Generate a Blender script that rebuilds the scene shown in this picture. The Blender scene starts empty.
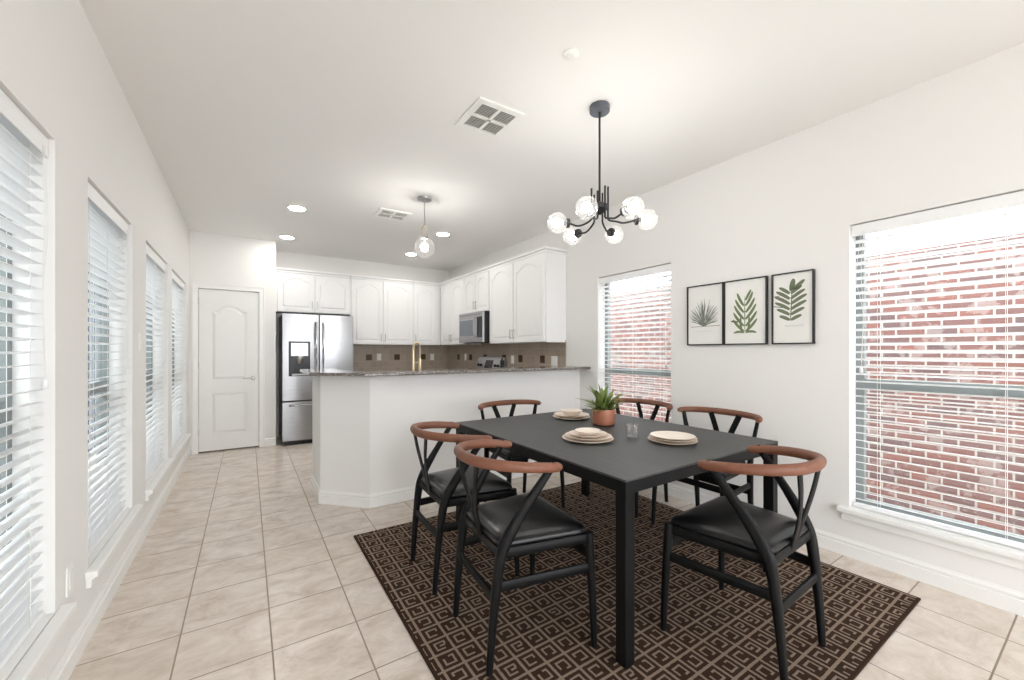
import bpy, bmesh, math, random
from mathutils import Vector, Matrix
random.seed(7)
PI = math.pi
sc = bpy.context.scene
COL = sc.collection

# ------------------------------------------------------------------ camera, world, exposure
cam = bpy.data.cameras.new('camera'); cam.sensor_width = 36; cam.lens = 36 * 403.7 / 1024
cam.shift_y = 11 / 1024; cam.clip_start = 0.05
co = bpy.data.objects.new('camera', cam); COL.objects.link(co)
co.location = (0, 0, 1.27); co.rotation_euler = (PI / 2, 0, -math.atan(264.5 / 403.7))
sc.camera = co
sc.view_settings.view_transform = 'Standard'; sc.view_settings.look = 'None'
sc.view_settings.gamma = 1; sc.view_settings.use_curve_mapping = False
sc.view_settings.exposure = 0.90
sc.cycles.max_bounces = 14; sc.cycles.diffuse_bounces = 8; sc.cycles.transparent_max_bounces = 24
sc.cycles.glossy_bounces = 4
sc.cycles.sample_clamp_indirect = 8
w = bpy.data.worlds.new('sky'); sc.world = w; w.use_nodes = True
wb = w.node_tree.nodes['Background']
wb.inputs[0].default_value = (0.93, 0.96, 1.0, 1); wb.inputs[1].default_value = 3.9
DOWNLIGHT = 60.0      # recessed lamp lenses
BULB = 34.0            # chandelier and pendant bulbs

# ------------------------------------------------------------------ helpers
def lin(c):
    return tuple((x / 255 / 12.92) if x / 255 <= 0.04045 else ((x / 255 + 0.055) / 1.055) ** 2.4 for x in c) + (1,)

class NT:
    def __init__(s, name):
        s.m = bpy.data.materials.new(name); s.m.use_nodes = True; s.t = s.m.node_tree
        s.b = s.t.nodes['Principled BSDF']; s.out = s.t.nodes['Material Output']
    def n(s, kind, **kw):
        nd = s.t.nodes.new('ShaderNode' + kind)
        for k, v in kw.items(): setattr(nd, k, v)
        return nd
    def l(s, a, b): s.t.links.new(a, b)
    def math(s, op, a, b=None, c=None):
        nd = s.n('Math', operation=op)
        for i, v in enumerate((a, b, c)):
            if v is None: continue
            if isinstance(v, (int, float)): nd.inputs[i].default_value = v
            else: s.l(v, nd.inputs[i])
        return nd.outputs[0]
    def mix(s, f, a, b):
        nd = s.n('Mix', data_type='RGBA')
        for i, v in ((0, f), (6, a), (7, b)):
            if isinstance(v, (int, float, tuple)): nd.inputs[i].default_value = v
            else: s.l(v, nd.inputs[i])
        return nd.outputs[2]
    def noise(s, scale, detail=3, vec=None, rough=.5):
        nd = s.n('TexNoise'); nd.inputs['Scale'].default_value = scale; nd.inputs['Detail'].default_value = detail
        nd.inputs['Roughness'].default_value = rough
        if vec is not None: s.l(vec, nd.inputs['Vector'])
        return nd
    def obj(s, scale=None):
        tc = s.n('TexCoord')
        if scale is None: return tc.outputs['Object']
        mp = s.n('Mapping'); mp.inputs['Scale'].default_value = scale; s.l(tc.outputs['Object'], mp.inputs['Vector'])
        return mp.outputs[0]
    def bump(s, h, strength=.2, dist=.01):
        nd = s.n('Bump'); nd.inputs['Strength'].default_value = strength; nd.inputs['Distance'].default_value = dist
        s.l(h, nd.inputs['Height']); s.l(nd.outputs[0], s.b.inputs['Normal'])

def pbr(name, rgb, rough=.5, metal=0, rgb2=None, scale=None, nscale=8, bump=0, coat=0, detail=3, spec=None):
    t = NT(name); b = t.b
    b.inputs['Roughness'].default_value = rough; b.inputs['Metallic'].default_value = metal
    b.inputs['Coat Weight'].default_value = coat
    if spec is not None: b.inputs['Specular IOR Level'].default_value = spec
    nz = t.noise(nscale, detail, t.obj(scale or (1, 1, 1)))
    if rgb2 is None: rgb2 = tuple(max(0, c * .97) for c in rgb)
    t.l(t.mix(nz.outputs[0], lin(rgb2), lin(rgb)), b.inputs['Base Color'])
    if bump: t.bump(nz.outputs[0], bump, .002)
    return t.m

def emit(name, rgb, strength):
    t = NT(name); t.b.inputs['Emission Color'].default_value = lin(rgb)
    t.b.inputs['Emission Strength'].default_value = strength
    t.b.inputs['Base Color'].default_value = lin(rgb)
    return t.m

def clear_glass(name, tint=(1, 1, 1), base=.03, edge=.5, haze=0):
    t = NT(name)
    tr = t.n('BsdfTransparent'); tr.inputs[0].default_value = tint + (1,)
    gl = t.n('BsdfGlossy'); gl.inputs['Roughness'].default_value = .02
    lw = t.n('LayerWeight'); lw.inputs[0].default_value = .35
    f = t.math('MULTIPLY_ADD', t.math('POWER', lw.outputs['Facing'], 2.0), edge, base)
    mx = t.n('MixShader'); t.l(f, mx.inputs[0]); t.l(tr.outputs[0], mx.inputs[1]); t.l(gl.outputs[0], mx.inputs[2])
    res = mx.outputs[0]
    if haze:
        tl = t.n('BsdfTranslucent'); m2 = t.n('MixShader'); m2.inputs[0].default_value = haze
        t.l(res, m2.inputs[1]); t.l(tl.outputs[0], m2.inputs[2]); res = m2.outputs[0]
    t.l(res, t.out.inputs[0])
    return t.m

def cr(pts, n=6):
    """Catmull-Rom through points"""
    P = [Vector(p) for p in pts]; out = []
    for i in range(len(P) - 1):
        a = P[i - 1] if i else P[0] * 2 - P[1]; b = P[i]; c = P[i + 1]
        d = P[i + 2] if i + 2 < len(P) else P[-1] * 2 - P[-2]
        for k in range(n):
            t = k / n
            out.append(.5 * (2 * b + (c - a) * t + (2 * a - 5 * b + 4 * c - d) * t * t + (3 * b - a - 3 * c + d) * t ** 3))
    out.append(P[-1]); return out

class MB:
    def __init__(s): s.v = []; s.f = []
    def add(s, vs, fs):
        o = len(s.v); s.v += [tuple(v) for v in vs]; s.f += [tuple(i + o for i in f) for f in fs]; return s
    def box(s, x0, x1, y0, y1, z0, z1):
        return s.add([(x, y, z) for z in (z0, z1) for y in (y0, y1) for x in (x0, x1)],
                     [(0, 2, 3, 1), (4, 5, 7, 6), (0, 1, 5, 4), (2, 6, 7, 3), (0, 4, 6, 2), (1, 3, 7, 5)])
    def prism(s, poly, h0, h1, axis='z'):
        n = len(poly)
        def P(a, b, h): return (a, b, h) if axis == 'z' else ((a, h, b) if axis == 'y' else (h, a, b))
        vs = [P(a, b, h0) for a, b in poly] + [P(a, b, h1) for a, b in poly]
        return s.add(vs, [tuple(range(n))[::-1], tuple(range(n, 2 * n))] + [(i, (i + 1) % n, n + (i + 1) % n, n + i) for i in range(n)])
    def strip(s, top, bot, h0, h1, axis='y'):
        """solid between two polylines with equal point counts"""
        for i in range(len(top) - 1):
            s.prism([bot[i], bot[i + 1], top[i + 1], top[i]], h0, h1, axis)
        return s
    def tube(s, pts, r, n=10, up=(0, 0, 1), cap=True, closed=False, power=1.0):
        P = [Vector(p) for p in pts]; m = len(P); up = Vector(up); vs = []
        rr = r if isinstance(r, list) else [r] * m
        for i, p in enumerate(P):
            if closed: t = P[(i + 1) % m] - P[i - 1]
            else: t = P[min(i + 1, m - 1)] - P[max(i - 1, 0)]
            t = t.normalized() if t.length > 1e-9 else Vector((0, 0, 1))
            sd = t.cross(up)
            if sd.length < 1e-4: sd = t.cross(Vector((1, 0, 0)))
            sd.normalize(); nm = sd.cross(t).normalized()
            ra, rb = rr[i] if isinstance(rr[i], tuple) else (rr[i], rr[i])
            for k in range(n):
                a = 2 * PI * (k + .5) / n; ca, sa = math.cos(a), math.sin(a)
                ca = math.copysign(abs(ca) ** power, ca); sa = math.copysign(abs(sa) ** power, sa)
                vs.append(p + sd * ra * ca + nm * rb * sa)
        fs = [(i * n + k, i * n + (k + 1) % n, (i + 1) * n + (k + 1) % n, (i + 1) * n + k) for i in range(m - 1) for k in range(n)]
        if closed: fs += [((m - 1) * n + k, (m - 1) * n + (k + 1) % n, (k + 1) % n, k) for k in range(n)]
        elif cap: fs += [tuple(range(n))[::-1], tuple(range((m - 1) * n, m * n))]
        return s.add(vs, fs)
    def lathe(s, prof, c=(0, 0, 0), n=24, sx=1, sy=1, cap=True):
        vs = []; fs = []; m = len(prof)
        for r, z in prof:
            for k in range(n):
                a = 2 * PI * k / n; vs.append((c[0] + r * sx * math.cos(a), c[1] + r * sy * math.sin(a), c[2] + z))
        for i in range(m - 1):
            for k in range(n): fs.append((i * n + k, i * n + (k + 1) % n, (i + 1) * n + (k + 1) % n, (i + 1) * n + k))
        if not cap: return s.add(vs, fs)
        if prof[0][0] > 1e-6: fs.append(tuple(range(n))[::-1])
        if prof[-1][0] > 1e-6: fs.append(tuple(range((m - 1) * n, m * n)))
        return s.add(vs, fs)
    def ball(s, c, r, n=20, m=12, sz=1):
        return s.lathe([(max(1e-7, r * math.sin(PI * i / m)), -r * sz * math.cos(PI * i / m)) for i in range(m + 1)], c, n)
    def xf(s, M, i0=0):
        s.v[i0:] = [tuple(M @ Vector(v)) for v in s.v[i0:]]; return s
    def build(s, name, mat, parent=None, smooth=False, bevel=0, seg=2, kind=None):
        me = bpy.data.meshes.new(name); me.from_pydata(s.v, [], s.f)
        bm = bmesh.new(); bm.from_mesh(me); bmesh.ops.remove_doubles(bm, verts=bm.verts, dist=1e-6)
        bmesh.ops.recalc_face_normals(bm, faces=bm.faces); bm.to_mesh(me); bm.free()
        o = bpy.data.objects.new(name, me); COL.objects.link(o)
        for m in (mat if isinstance(mat, list) else [mat]): me.materials.append(m)
        if smooth:
            for p in me.polygons: p.use_smooth = True
            if smooth == 'auto': me.set_sharp_from_angle(angle=math.radians(38))
        if bevel:
            b = o.modifiers.new('bevel', 'BEVEL'); b.width = bevel; b.segments = seg; b.limit_method = 'ANGLE'; b.angle_limit = math.radians(40)
        if parent: o.parent = parent
        if kind: o['kind'] = kind
        return o

def tag(o, label=None, cat=None, group=None, kind=None):
    if label: o['label'] = label
    if cat: o['category'] = cat
    if group: o['group'] = group
    if kind: o['kind'] = kind
    return o
def thing(name, label, cat, loc=(0, 0, 0), rz=0, group=None):
    o = bpy.data.objects.new(name, None); COL.objects.link(o); o.empty_display_size = .1
    o.location = loc; o.rotation_euler = (0, 0, rz)
    return tag(o, label, cat, group)
CH = {}
def kids(o): return [c for c in bpy.data.objects if c.parent == o]
def copy_tree(o, parent=None):
    c = o.copy(); COL.objects.link(c)
    if parent: c.parent = parent
    for k in kids(o): copy_tree(k, c)
    return c

# ------------------------------------------------------------------ materials
def wall_paint(name, rgb):
    t = NT(name); nz = t.noise(240, 2, t.obj())
    t.b.inputs['Base Color'].default_value = lin(rgb); t.b.inputs['Roughness'].default_value = .75
    t.bump(nz.outputs[0], .12, .001); return t.m
M = {}
M['wall'] = wall_paint('wall_paint', (235, 234, 232))
M['ceil'] = wall_paint('ceiling_paint', (238, 237, 235))
M['trim'] = pbr('trim_paint', (240, 240, 238), .35, rgb2=(236, 236, 234))
M['cab'] = pbr('cabinet_paint', (238, 238, 238), .35, rgb2=(236, 236, 236))
M['door'] = pbr('door_paint', (236, 236, 234), .4, rgb2=(232, 232, 230))
M['blind'] = pbr('blind_slat', (243, 244, 245), .45, rgb2=(240, 241, 242))
M['cord'] = pbr('blind_cord', (232, 232, 228), .7)
M['sash'] = pbr('window_sash', (134, 140, 140), .5)
M['nickel'] = pbr('satin_nickel', (190, 190, 188), .3, 1)
M['brass'] = pbr('brushed_brass', (228, 210, 174), .35, .85)
M['chrome'] = pbr('chrome', (215, 215, 215), .12, 1)
M['black_wood'] = pbr('black_stained_wood', (17, 17, 18), .5, spec=.2, rgb2=(12, 12, 13), scale=(30, 30, 4), nscale=3, bump=.15)
M['leather'] = pbr('tan_leather', (132, 84, 62), .5, rgb2=(108, 68, 50), nscale=40, bump=.15)
M['seat'] = pbr('black_leather', (15, 15, 17), .30, spec=.42, rgb2=(12, 12, 14), nscale=120, bump=.2)
M['black_metal'] = pbr('black_metal', (46, 46, 48), .45, .3)
M['canopy'] = pbr('grey_canopy', (96, 102, 110), .45, .3)
M['plate'] = pbr('stoneware', (234, 224, 214), .45, rgb2=(226, 214, 202), nscale=60, bump=.1)
M['plate_dark'] = pbr('stoneware_rim', (196, 176, 154), .5)
M['copper'] = pbr('terracotta_pot', (176, 114, 88), .4, .15, rgb2=(150, 94, 72), nscale=20)
M['pot_in'] = pbr('pot_base', (70, 44, 34), .6)
M['soil'] = pbr('soil', (60, 45, 35), .9, nscale=90, bump=.6)
M['leaf'] = pbr('leaf', (136, 152, 84), .5, rgb2=(92, 112, 54), nscale=18)
M['steel'] = None
M['black'] = pbr('black_plastic', (22, 22, 24), .3)
M['display'] = pbr('black_glass', (12, 13, 16), .08)
M['micro_glass'] = pbr('microwave_glass', (110, 118, 128), .15)
M['print'] = pbr('paper', (236, 236, 232), .6)
M['ink1'] = pbr('grey_green_ink', (124, 130, 120), .8)
M['ink2'] = pbr('olive_ink', (122, 136, 100), .8, rgb2=(104, 120, 84), nscale=40)
M['ink3'] = pbr('sage_ink', (120, 130, 104), .8, rgb2=(102, 112, 88), nscale=40)
M['inkt'] = pbr('pale_grey_ink', (190, 190, 186), .8)
M['plastic'] = pbr('white_plastic', (240, 240, 236), .4)
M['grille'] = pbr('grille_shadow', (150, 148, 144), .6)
M['concrete'] = pbr('concrete', (176, 172, 164), .8, nscale=6)
M['glass'] = clear_glass('window_glass', (.97, .99, .98), .02, .25)
M['globe'] = clear_glass('globe_glass', (1, 1, 1), .08, .9, .03)
M['globe2'] = clear_glass('pendant_globe_glass', (1, 1, 1), .05, .6, .006)
M['tumbler'] = clear_glass('tumbler_glass', (1, 1, 1), .12, .9, .14)
M['bulb'] = emit('bulb_glow', (255, 252, 247), BULB)
M['bulb2'] = emit('pendant_glow', (255, 252, 247), 125.0)
M['lens'] = emit('lamp_lens', (255, 252, 247), DOWNLIGHT)
M['soffit'] = pbr('painted_soffit', (235, 235, 235), .7)
M['fence'] = pbr('grey_siding', (92, 98, 106), .8, rgb2=(72, 78, 86), scale=(4, 4, 1), nscale=6)

def steel():
    t = NT('brushed_steel'); b = t.b
    nz = t.noise(3, 4, t.obj((1.2, 1.2, 140)))
    b.inputs['Metallic'].default_value = 1
    t.l(t.mix(nz.outputs[0], lin((142, 142, 144)), lin((188, 188, 190))), b.inputs['Base Color'])
    b.inputs['Roughness'].default_value = .28; t.bump(nz.outputs[0], .05, .001); return t.m
M['steel'] = steel()

def floor_mat():
    t = NT('ceramic_floor_tile'); P = t.obj()
    sp = t.n('SeparateXYZ'); t.l(P, sp.inputs[0])
    S = .3385
    def cell(c, off):
        u = t.math('DIVIDE', t.math('SUBTRACT', c, off), S)
        f = t.math('SUBTRACT', u, t.math('FLOOR', u))
        e = t.math('ABSOLUTE', t.math('SUBTRACT', f, .5))
        return t.math('FLOOR', u), e
    cx, ex = cell(sp.outputs[0], -.25 - 5 * S); cy, ey = cell(sp.outputs[1], 1.647 - 15 * S)
    g = t.math('MAXIMUM', ex, ey)
    grout = t.math('GREATER_THAN', g, .5 - .0032 / S)
    cv = t.n('CombineXYZ'); t.l(cx, cv.inputs[0]); t.l(cy, cv.inputs[1])
    wn = t.n('TexWhiteNoise', noise_dimensions='2D'); t.l(cv.outputs[0], wn.inputs['Vector'])
    # stone mottling, shifted per tile
    sc_ = t.n('VectorMath', operation='SCALE'); t.l(wn.outputs['Color'], sc_.inputs[0]); sc_.inputs['Scale'].default_value = 9
    ad = t.n('VectorMath', operation='ADD'); t.l(P, ad.inputs[0]); t.l(sc_.outputs[0], ad.inputs[1])
    mp = t.n('Mapping'); t.l(ad.outputs[0], mp.inputs[0]); mp.inputs['Scale'].default_value = (1.7, 2.5, 1); mp.inputs['Rotation'].default_value = (0, 0, .5)
    n1 = t.noise(3.6, 9, mp.outputs[0], .72); n1.inputs['Distortion'].default_value = .5
    rp = t.n('ValToRGB'); t.l(n1.outputs[0], rp.inputs[0])
    rp.color_ramp.elements[0].position = .3; rp.color_ramp.elements[0].color = lin((190, 174, 159))
    rp.color_ramp.elements[1].position = .68; rp.color_ramp.elements[1].color = lin((230, 222, 213))
    e = rp.color_ramp.elements.new(.5); e.color = lin((214, 203, 192))
    tone = t.mix(t.math('MULTIPLY', wn.outputs['Value'], .35), rp.outputs[0], lin((216, 203, 189)))
    t.l(t.mix(grout, tone, lin((146, 132, 118))), t.b.inputs['Base Color'])
    t.l(t.mix(grout, (.26, .26, .26, 1), (.8, .8, .8, 1)), t.b.inputs['Roughness'])
    hh = t.math('MULTIPLY_ADD', grout, -1.0, t.math('MULTIPLY', n1.outputs[0], .25))
    t.bump(hh, .35, .002)
    return t.m
M['floor'] = floor_mat()

def rug_mat(x0, y0, x1, y1):
    t = NT('woven_rug'); P = t.obj(); sp = t.n('SeparateXYZ'); t.l(P, sp.inputs[0])
    S = .092
    nz = t.noise(70, 2, P)
    j = t.math('MULTIPLY', t.math('SUBTRACT', nz.outputs[0], .5), .05)
    def uv(c):
        u = t.math('ADD', t.math('DIVIDE', c, S), j); k = t.math('FLOOR', u)
        return k, t.math('SUBTRACT', t.math('SUBTRACT', u, k), .5)
    kx, fx = uv(sp.outputs[0]); ky, fy = uv(sp.outputs[1])
    ax, ay = t.math('ABSOLUTE', fx), t.math('ABSOLUTE', fy)
    d = t.math('MAXIMUM', ax, ay)
    cv = t.n('CombineXYZ'); t.l(kx, cv.inputs[0]); t.l(ky, cv.inputs[1])
    wn = t.n('TexWhiteNoise', noise_dimensions='2D'); t.l(cv.outputs[0], wn.inputs['Vector'])
    r = wn.outputs['Value']
    border = t.math('GREATER_THAN', d, .437)
    ring = t.math('MULTIPLY', t.math('GREATER_THAN', d, .18), t.math('LESS_THAN', d, .275))
    # each key is open on one side
    flip = t.math('SUBTRACT', t.math('MULTIPLY', t.math('GREATER_THAN', r, .5), 2), 1)
    horiz = t.math('GREATER_THAN', t.math('FRACT', t.math('MULTIPLY', r, 7.3)), .5)
    side = t.math('ADD', t.math('MULTIPLY', horiz, fx), t.math('MULTIPLY', t.math('SUBTRACT', 1, horiz), fy))
    oth = t.math('ADD', t.math('MULTIPLY', horiz, fy), t.math('MULTIPLY', t.math('SUBTRACT', 1, horiz), fx))
    gap = t.math('MULTIPLY', t.math('GREATER_THAN', t.math('MULTIPLY', side, flip), .165), t.math('LESS_THAN', oth, .03))
    ring = t.math('MULTIPLY', ring, t.math('SUBTRACT', 1, gap))
    core = t.math('MULTIPLY', t.math('LESS_THAN', t.math('ABSOLUTE', oth), .055), t.math('LESS_THAN', t.math('ABSOLUTE', t.math('SUBTRACT', t.math('MULTIPLY', side, flip), .09)), .13))
    core = t.math('MULTIPLY', core, t.math('GREATER_THAN', t.math('FRACT', t.math('MULTIPLY', r, 3.7)), .85))
    line = t.math('MAXIMUM', t.math('MAXIMUM', border, ring), core)
    # plain bound edge
    ex = t.math('SUBTRACT', (x1 - x0) / 2 - .014, t.math('ABSOLUTE', t.math('SUBTRACT', sp.outputs[0], (x0 + x1) / 2)))
    ey = t.math('SUBTRACT', (y1 - y0) / 2 - .014, t.math('ABSOLUTE', t.math('SUBTRACT', sp.outputs[1], (y0 + y1) / 2)))
    inside = t.math('GREATER_THAN', t.math('MINIMUM', ex, ey), 0)
    line = t.math('MULTIPLY', line, inside)
    fz = t.noise(900, 1, P)
    dk = t.mix(fz.outputs[0], lin((46, 33, 26)), lin((68, 50, 40))); lt = t.mix(fz.outputs[0], lin((126, 109, 95)), lin((160, 142, 126)))
    t.l(t.mix(line, dk, lt), t.b.inputs['Base Color']); t.b.inputs['Roughness'].default_value = .95
    t.b.inputs['Specular IOR Level'].default_value = .1
    t.bump(t.math('ADD', line, fz.outputs[0]), .5, .003)
    return t.m

def brick_mat():
    t = NT('weathered_brick'); P = t.obj(); sp = t.n('SeparateXYZ'); t.l(P, sp.inputs[0])
    cv = t.n('CombineXYZ'); t.l(sp.outputs[1], cv.inputs[0]); t.l(sp.outputs[2], cv.inputs[1])
    nz0 = t.noise(5, 2, P)
    br = t.n('TexBrick'); t.l(cv.outputs[0], br.inputs['Vector'])
    br.inputs['Scale'].default_value = 1; br.inputs['Brick Width'].default_value = .215; br.inputs['Row Height'].default_value = .075
    br.inputs['Mortar Size'].default_value = .009; br.inputs['Mortar Smooth'].default_value = .3; br.inputs['Bias'].default_value = 0
    br.inputs['Color1'].default_value = lin((126, 84, 76)); br.inputs['Color2'].default_value = lin((98, 78, 78)); br.inputs['Mortar'].default_value = lin((170, 163, 158))
    nz = t.noise(9, 5, P, .6)
    wash = t.math('GREATER_THAN', nz.outputs[0], .56)
    c = t.mix(t.math('MULTIPLY', wash, .45), br.outputs['Color'], lin((160, 148, 144)))
    t.l(c, t.b.inputs['Base Color']); t.b.inputs['Roughness'].default_value = .9
    t.bump(t.math('SUBTRACT', 1, br.outputs['Fac']), .5, .01); return t.m
M['brick'] = brick_mat()

def granite():
    t = NT('speckled_granite'); P = t.obj()
    v = t.noise(70, 5, P, .75); v2 = t.noise(16, 3, P)
    rp = t.n('ValToRGB'); t.l(v.outputs[0], rp.inputs[0])
    rp.color_ramp.elements[0].position = .38; rp.color_ramp.elements[0].color = lin((58, 54, 52))
    rp.color_ramp.elements[1].position = .64; rp.color_ramp.elements[1].color = lin((186, 180, 174))
    e = rp.color_ramp.elements.new(.5); e.color = lin((116, 110, 106))
    t.l(t.mix(t.math('MULTIPLY', v2.outputs[0], .5), rp.outputs[0], lin((120, 110, 104))), t.b.inputs['Base Color'])
    t.b.inputs['Roughness'].default_value = .12; return t.m
M['granite'] = granite()

def table_mat():
    t = NT('grey_woodgrain_laminate'); P = t.obj((6, .3, 6))
    n1 = t.noise(8, 7, P, .75)
    t.l(t.mix(n1.outputs[0], lin((26, 27, 27)), lin((84, 85, 85))), t.b.inputs['Base Color'])
    t.b.inputs['Roughness'].default_value = .5; t.bump(n1.outputs[0], .15, .001); return t.m
M['table'] = table_mat()

def splash_mat():
    t = NT('backsplash_tile'); P = t.obj(); sp = t.n('SeparateXYZ'); t.l(P, sp.inputs[0])
    cv = t.n('CombineXYZ'); t.l(t.math('ADD', sp.outputs[0], sp.outputs[1]), cv.inputs[0]); t.l(sp.outputs[2], cv.inputs[1])
    br = t.n('TexBrick', offset=0.0); t.l(cv.outputs[0], br.inputs['Vector'])
    br.inputs['Scale'].default_value = 1; br.inputs['Brick Width'].default_value = .10; br.inputs['Row Height'].default_value = .10
    br.inputs['Mortar Size'].default_value = .003
    br.inputs['Color1'].default_value = lin((172, 156, 140)); br.inputs['Color2'].default_value = lin((160, 144, 128)); br.inputs['Mortar'].default_value = lin((178, 166, 152))
    nz = t.noise(30, 4, P)
    t.l(t.mix(t.math('MULTIPLY', nz.outputs[0], .35), br.outputs['Color'], lin((190, 178, 162))), t.b.inputs['Base Color'])
    t.b.inputs['Roughness'].default_value = .35; return t.m
M['splash'] = splash_mat()
M['accent'] = pbr('bronze_accent_tile', (92, 68, 46), .3, .3, rgb2=(60, 42, 30), nscale=60)

# ------------------------------------------------------------------ room shell
XL, XR, H = -.595, 3.115, 2.75
YB, YP, YR = 6.90, 6.30, -2.6        # kitchen back wall, pantry wall, wall behind the camera
TH = .15
def panel_with_holes(mb, axis, h0, h1, a0, a1, z0, z1, holes):
    """wall slab between h0 and h1 on the given normal axis, spanning a0..a1, with rectangular holes (a,b,zlo,zhi)"""
    def bx(p, q, r, s_):
        if q - p > 1e-4 and s_ - r > 1e-4:
            mb.box(h0, h1, p, q, r, s_) if axis == 'x' else mb.box(p, q, h0, h1, r, s_)
    cur = a0
    for (p, q, lo, hi) in sorted(holes):
        bx(cur, p, z0, z1); bx(p, q, z0, lo); bx(p, q, hi, z1); cur = q
    bx(cur, a1, z0, z1)
WZ0, WZ1 = .30, 2.05
LW = [(1.22, 2.175), (2.54, 3.37), (3.77, 4.71), (4.94, 5.98)]
RW = [(-.28, .945), (2.205, 3.09)]
mb = MB(); panel_with_holes(mb, 'x', XL - TH, XL, YR, YB + .1, 0, H, [(a, b, WZ0, WZ1) for a, b in LW]); mb.build('wall_left', M['wall'], kind='structure')
mb = MB(); panel_with_holes(mb, 'x', XR, XR + TH, YR, YB + .1, 0, H, [(a, b, WZ0, WZ1) for a, b in RW]); mb.build('wall_right', M['wall'], kind='structure')
MB().box(XL, XR, YB, YB + .12, 0, H).build('wall_back', M['wall'], kind='structure')
mb = MB(); panel_with_holes(mb, 'y', YP, YP + .11, XL, .32, 0, H, [(-.515, .135, 0, 2.055)]); mb.box(.21, .32, YP + .11, YB, 0, H)
mb.build('wall_pantry', M['wall'], kind='structure')
mb = MB(); panel_with_holes(mb, 'y', YR - .12, YR, XL, XR, 0, H, [(-.35, 2.9, 0.0, 2.5)]); mb.build('wall_rear', M['wall'], kind='structure')  # wide opening added so sky light floods in from behind the camera
MB().box(XL - TH, XR + TH, YR - .12, YB + .12, -.1, 0).build('floor', M['floor'], kind='structure')
MB().box(XL - TH, XR + TH, YR - .12, YB + .12, H, H + .1).build('ceiling', M['ceil'], kind='structure')
MB().box(-14, 16, -16, 18, -.9, -.7).build('ground', M['concrete'], kind='structure')
# invented patio door frame, in the opening added behind the camera for soft daylight
mb = MB()
for x in (-.35, .73, 1.81, 2.86): mb.box(x, x + .04, YR - .09, YR - .03, 0, 2.5)
mb.box(-.35, 2.9, YR - .09, YR - .03, 0, .05); mb.box(-.35, 2.9, YR - .09, YR - .03, 2.45, 2.5)
pd = mb.build('door_added_for_daylight', M['trim'], kind='structure')

# baseboards
def base_run(name, pts, out=1, h=.108, t=.016):
    """profiled skirting along a polyline; 'out' side = left of travel"""
    mb = MB(); prof = [(0, 0), (t, 0), (t, h * .66), (t * .55, h * .69), (t * .55, h * .73), (t * .8, h * .77), (t * .75, h * .86), (t * .3, h * .95), (t * .25, h), (0, h)]
    P = [Vector(p) for p in pts]; n = len(P); ring = []
    for i, p in enumerate(P):
        d0 = (P[i] - P[i - 1]).normalized() if i else (P[1] - P[0]).normalized()
        d1 = (P[i + 1] - P[i]).normalized() if i < n - 1 else d0
        n0 = Vector((-d0.y, d0.x)) * out; n1 = Vector((-d1.y, d1.x)) * out
        b = (n0 + n1).normalized(); k = 1 / max(.3, b.dot(n0))
        ring.append([(p.x + b.x * k * a, p.y + b.y * k * a, z) for a, z in prof])
    m = len(prof); vs = [v for r in ring for v in r]
    fs = [(i * m + k, i * m + (k + 1) % m, (i + 1) * m + (k + 1) % m, (i + 1) * m + k) for i in range(n - 1) for k in range(m)]
    fs += [tuple(range(m)), tuple(range((n - 1) * m, n * m))]
    mb.add(vs, fs); return mb.build(name, M['trim'], kind='structure')
base_run('baseboard_left', [(XL, YR), (XL, YP)], -1)
base_run('baseboard_pantry', [(.195, YP), (.32, YP)], -1)
base_run('baseboard_right', [(XR, 3.37), (XR, YR)], -1)

# half wall of the breakfast bar
PEN = [(XR, 3.37), (.83, 3.37), (.51, 3.70), (.51, 4.20), (.64, 4.20), (.64, 3.75), (.885, 3.50), (XR, 3.50)]
MB().prism(PEN, 0, 1.0725).build('wall_peninsula', M['wall'], kind='structure')
base_run('baseboard_peninsula', [(XR, 3.37), (.83, 3.37), (.51, 3.70), (.51, 4.20)], 1)

# ------------------------------------------------------------------ windows with blinds
def window(idx, wall, y0, y1):
    """wall 'L' or 'R'.  o = outward direction"""
    X = XL if wall == 'L' else XR; o = -1 if wall == 'L' else 1
    def bx(mb, d0, d1, ya, yb, z0, z1):
        a, b = sorted((X + o * d0, X + o * d1)); mb.box(a, b, ya, yb, z0, z1)
    fr = MB(); w_ = .04
    bx(fr, .105, .15, y0, y0 + w_, WZ0, WZ1); bx(fr, .105, .15, y1 - w_, y1, WZ0, WZ1)
    bx(fr, .105, .15, y0 + w_, y1 - w_, WZ0, WZ0 + w_); bx(fr, .105, .15, y0 + w_, y1 - w_, WZ1 - w_, WZ1)
    bx(fr, .105, .14, y0 + w_, y1 - w_, 1.035, 1.095)
    f = fr.build('window_%d' % idx, M['sash'], kind='structure')
    g = MB(); bx(g, .120, .124, y0 + w_, y1 - w_, WZ0 + w_, 1.035); bx(g, .120, .124, y0 + w_, y1 - w_, 1.095, WZ1 - w_)
    g.build('pane', M['glass'], f)
    # stool (sill board) and apron under it
    s_ = MB(); bx(s_, .0, .10, y0 + .001, y1 - .001, WZ0 - .001, WZ0 + .004)
    st0 = s_.build('sill', M['trim'], f)
    s_ = MB(); bx(s_, -.045, -.0005, y0 - .055, y1 + .055, WZ0 - .026, WZ0 + .004)
    st = s_.build('stool', M['trim'], f, bevel=.006)
    a_ = MB(); bx(a_, -.02, -.0005, y0 - .035, y1 + .035, WZ0 - .075, WZ0 - .04); bx(a_, -.028, -.0005, y0 - .035, y1 + .035, WZ0 - .04, WZ0 - .0265)
    a_.build('apron', M['trim'], f, bevel=.003)
    return f
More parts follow.
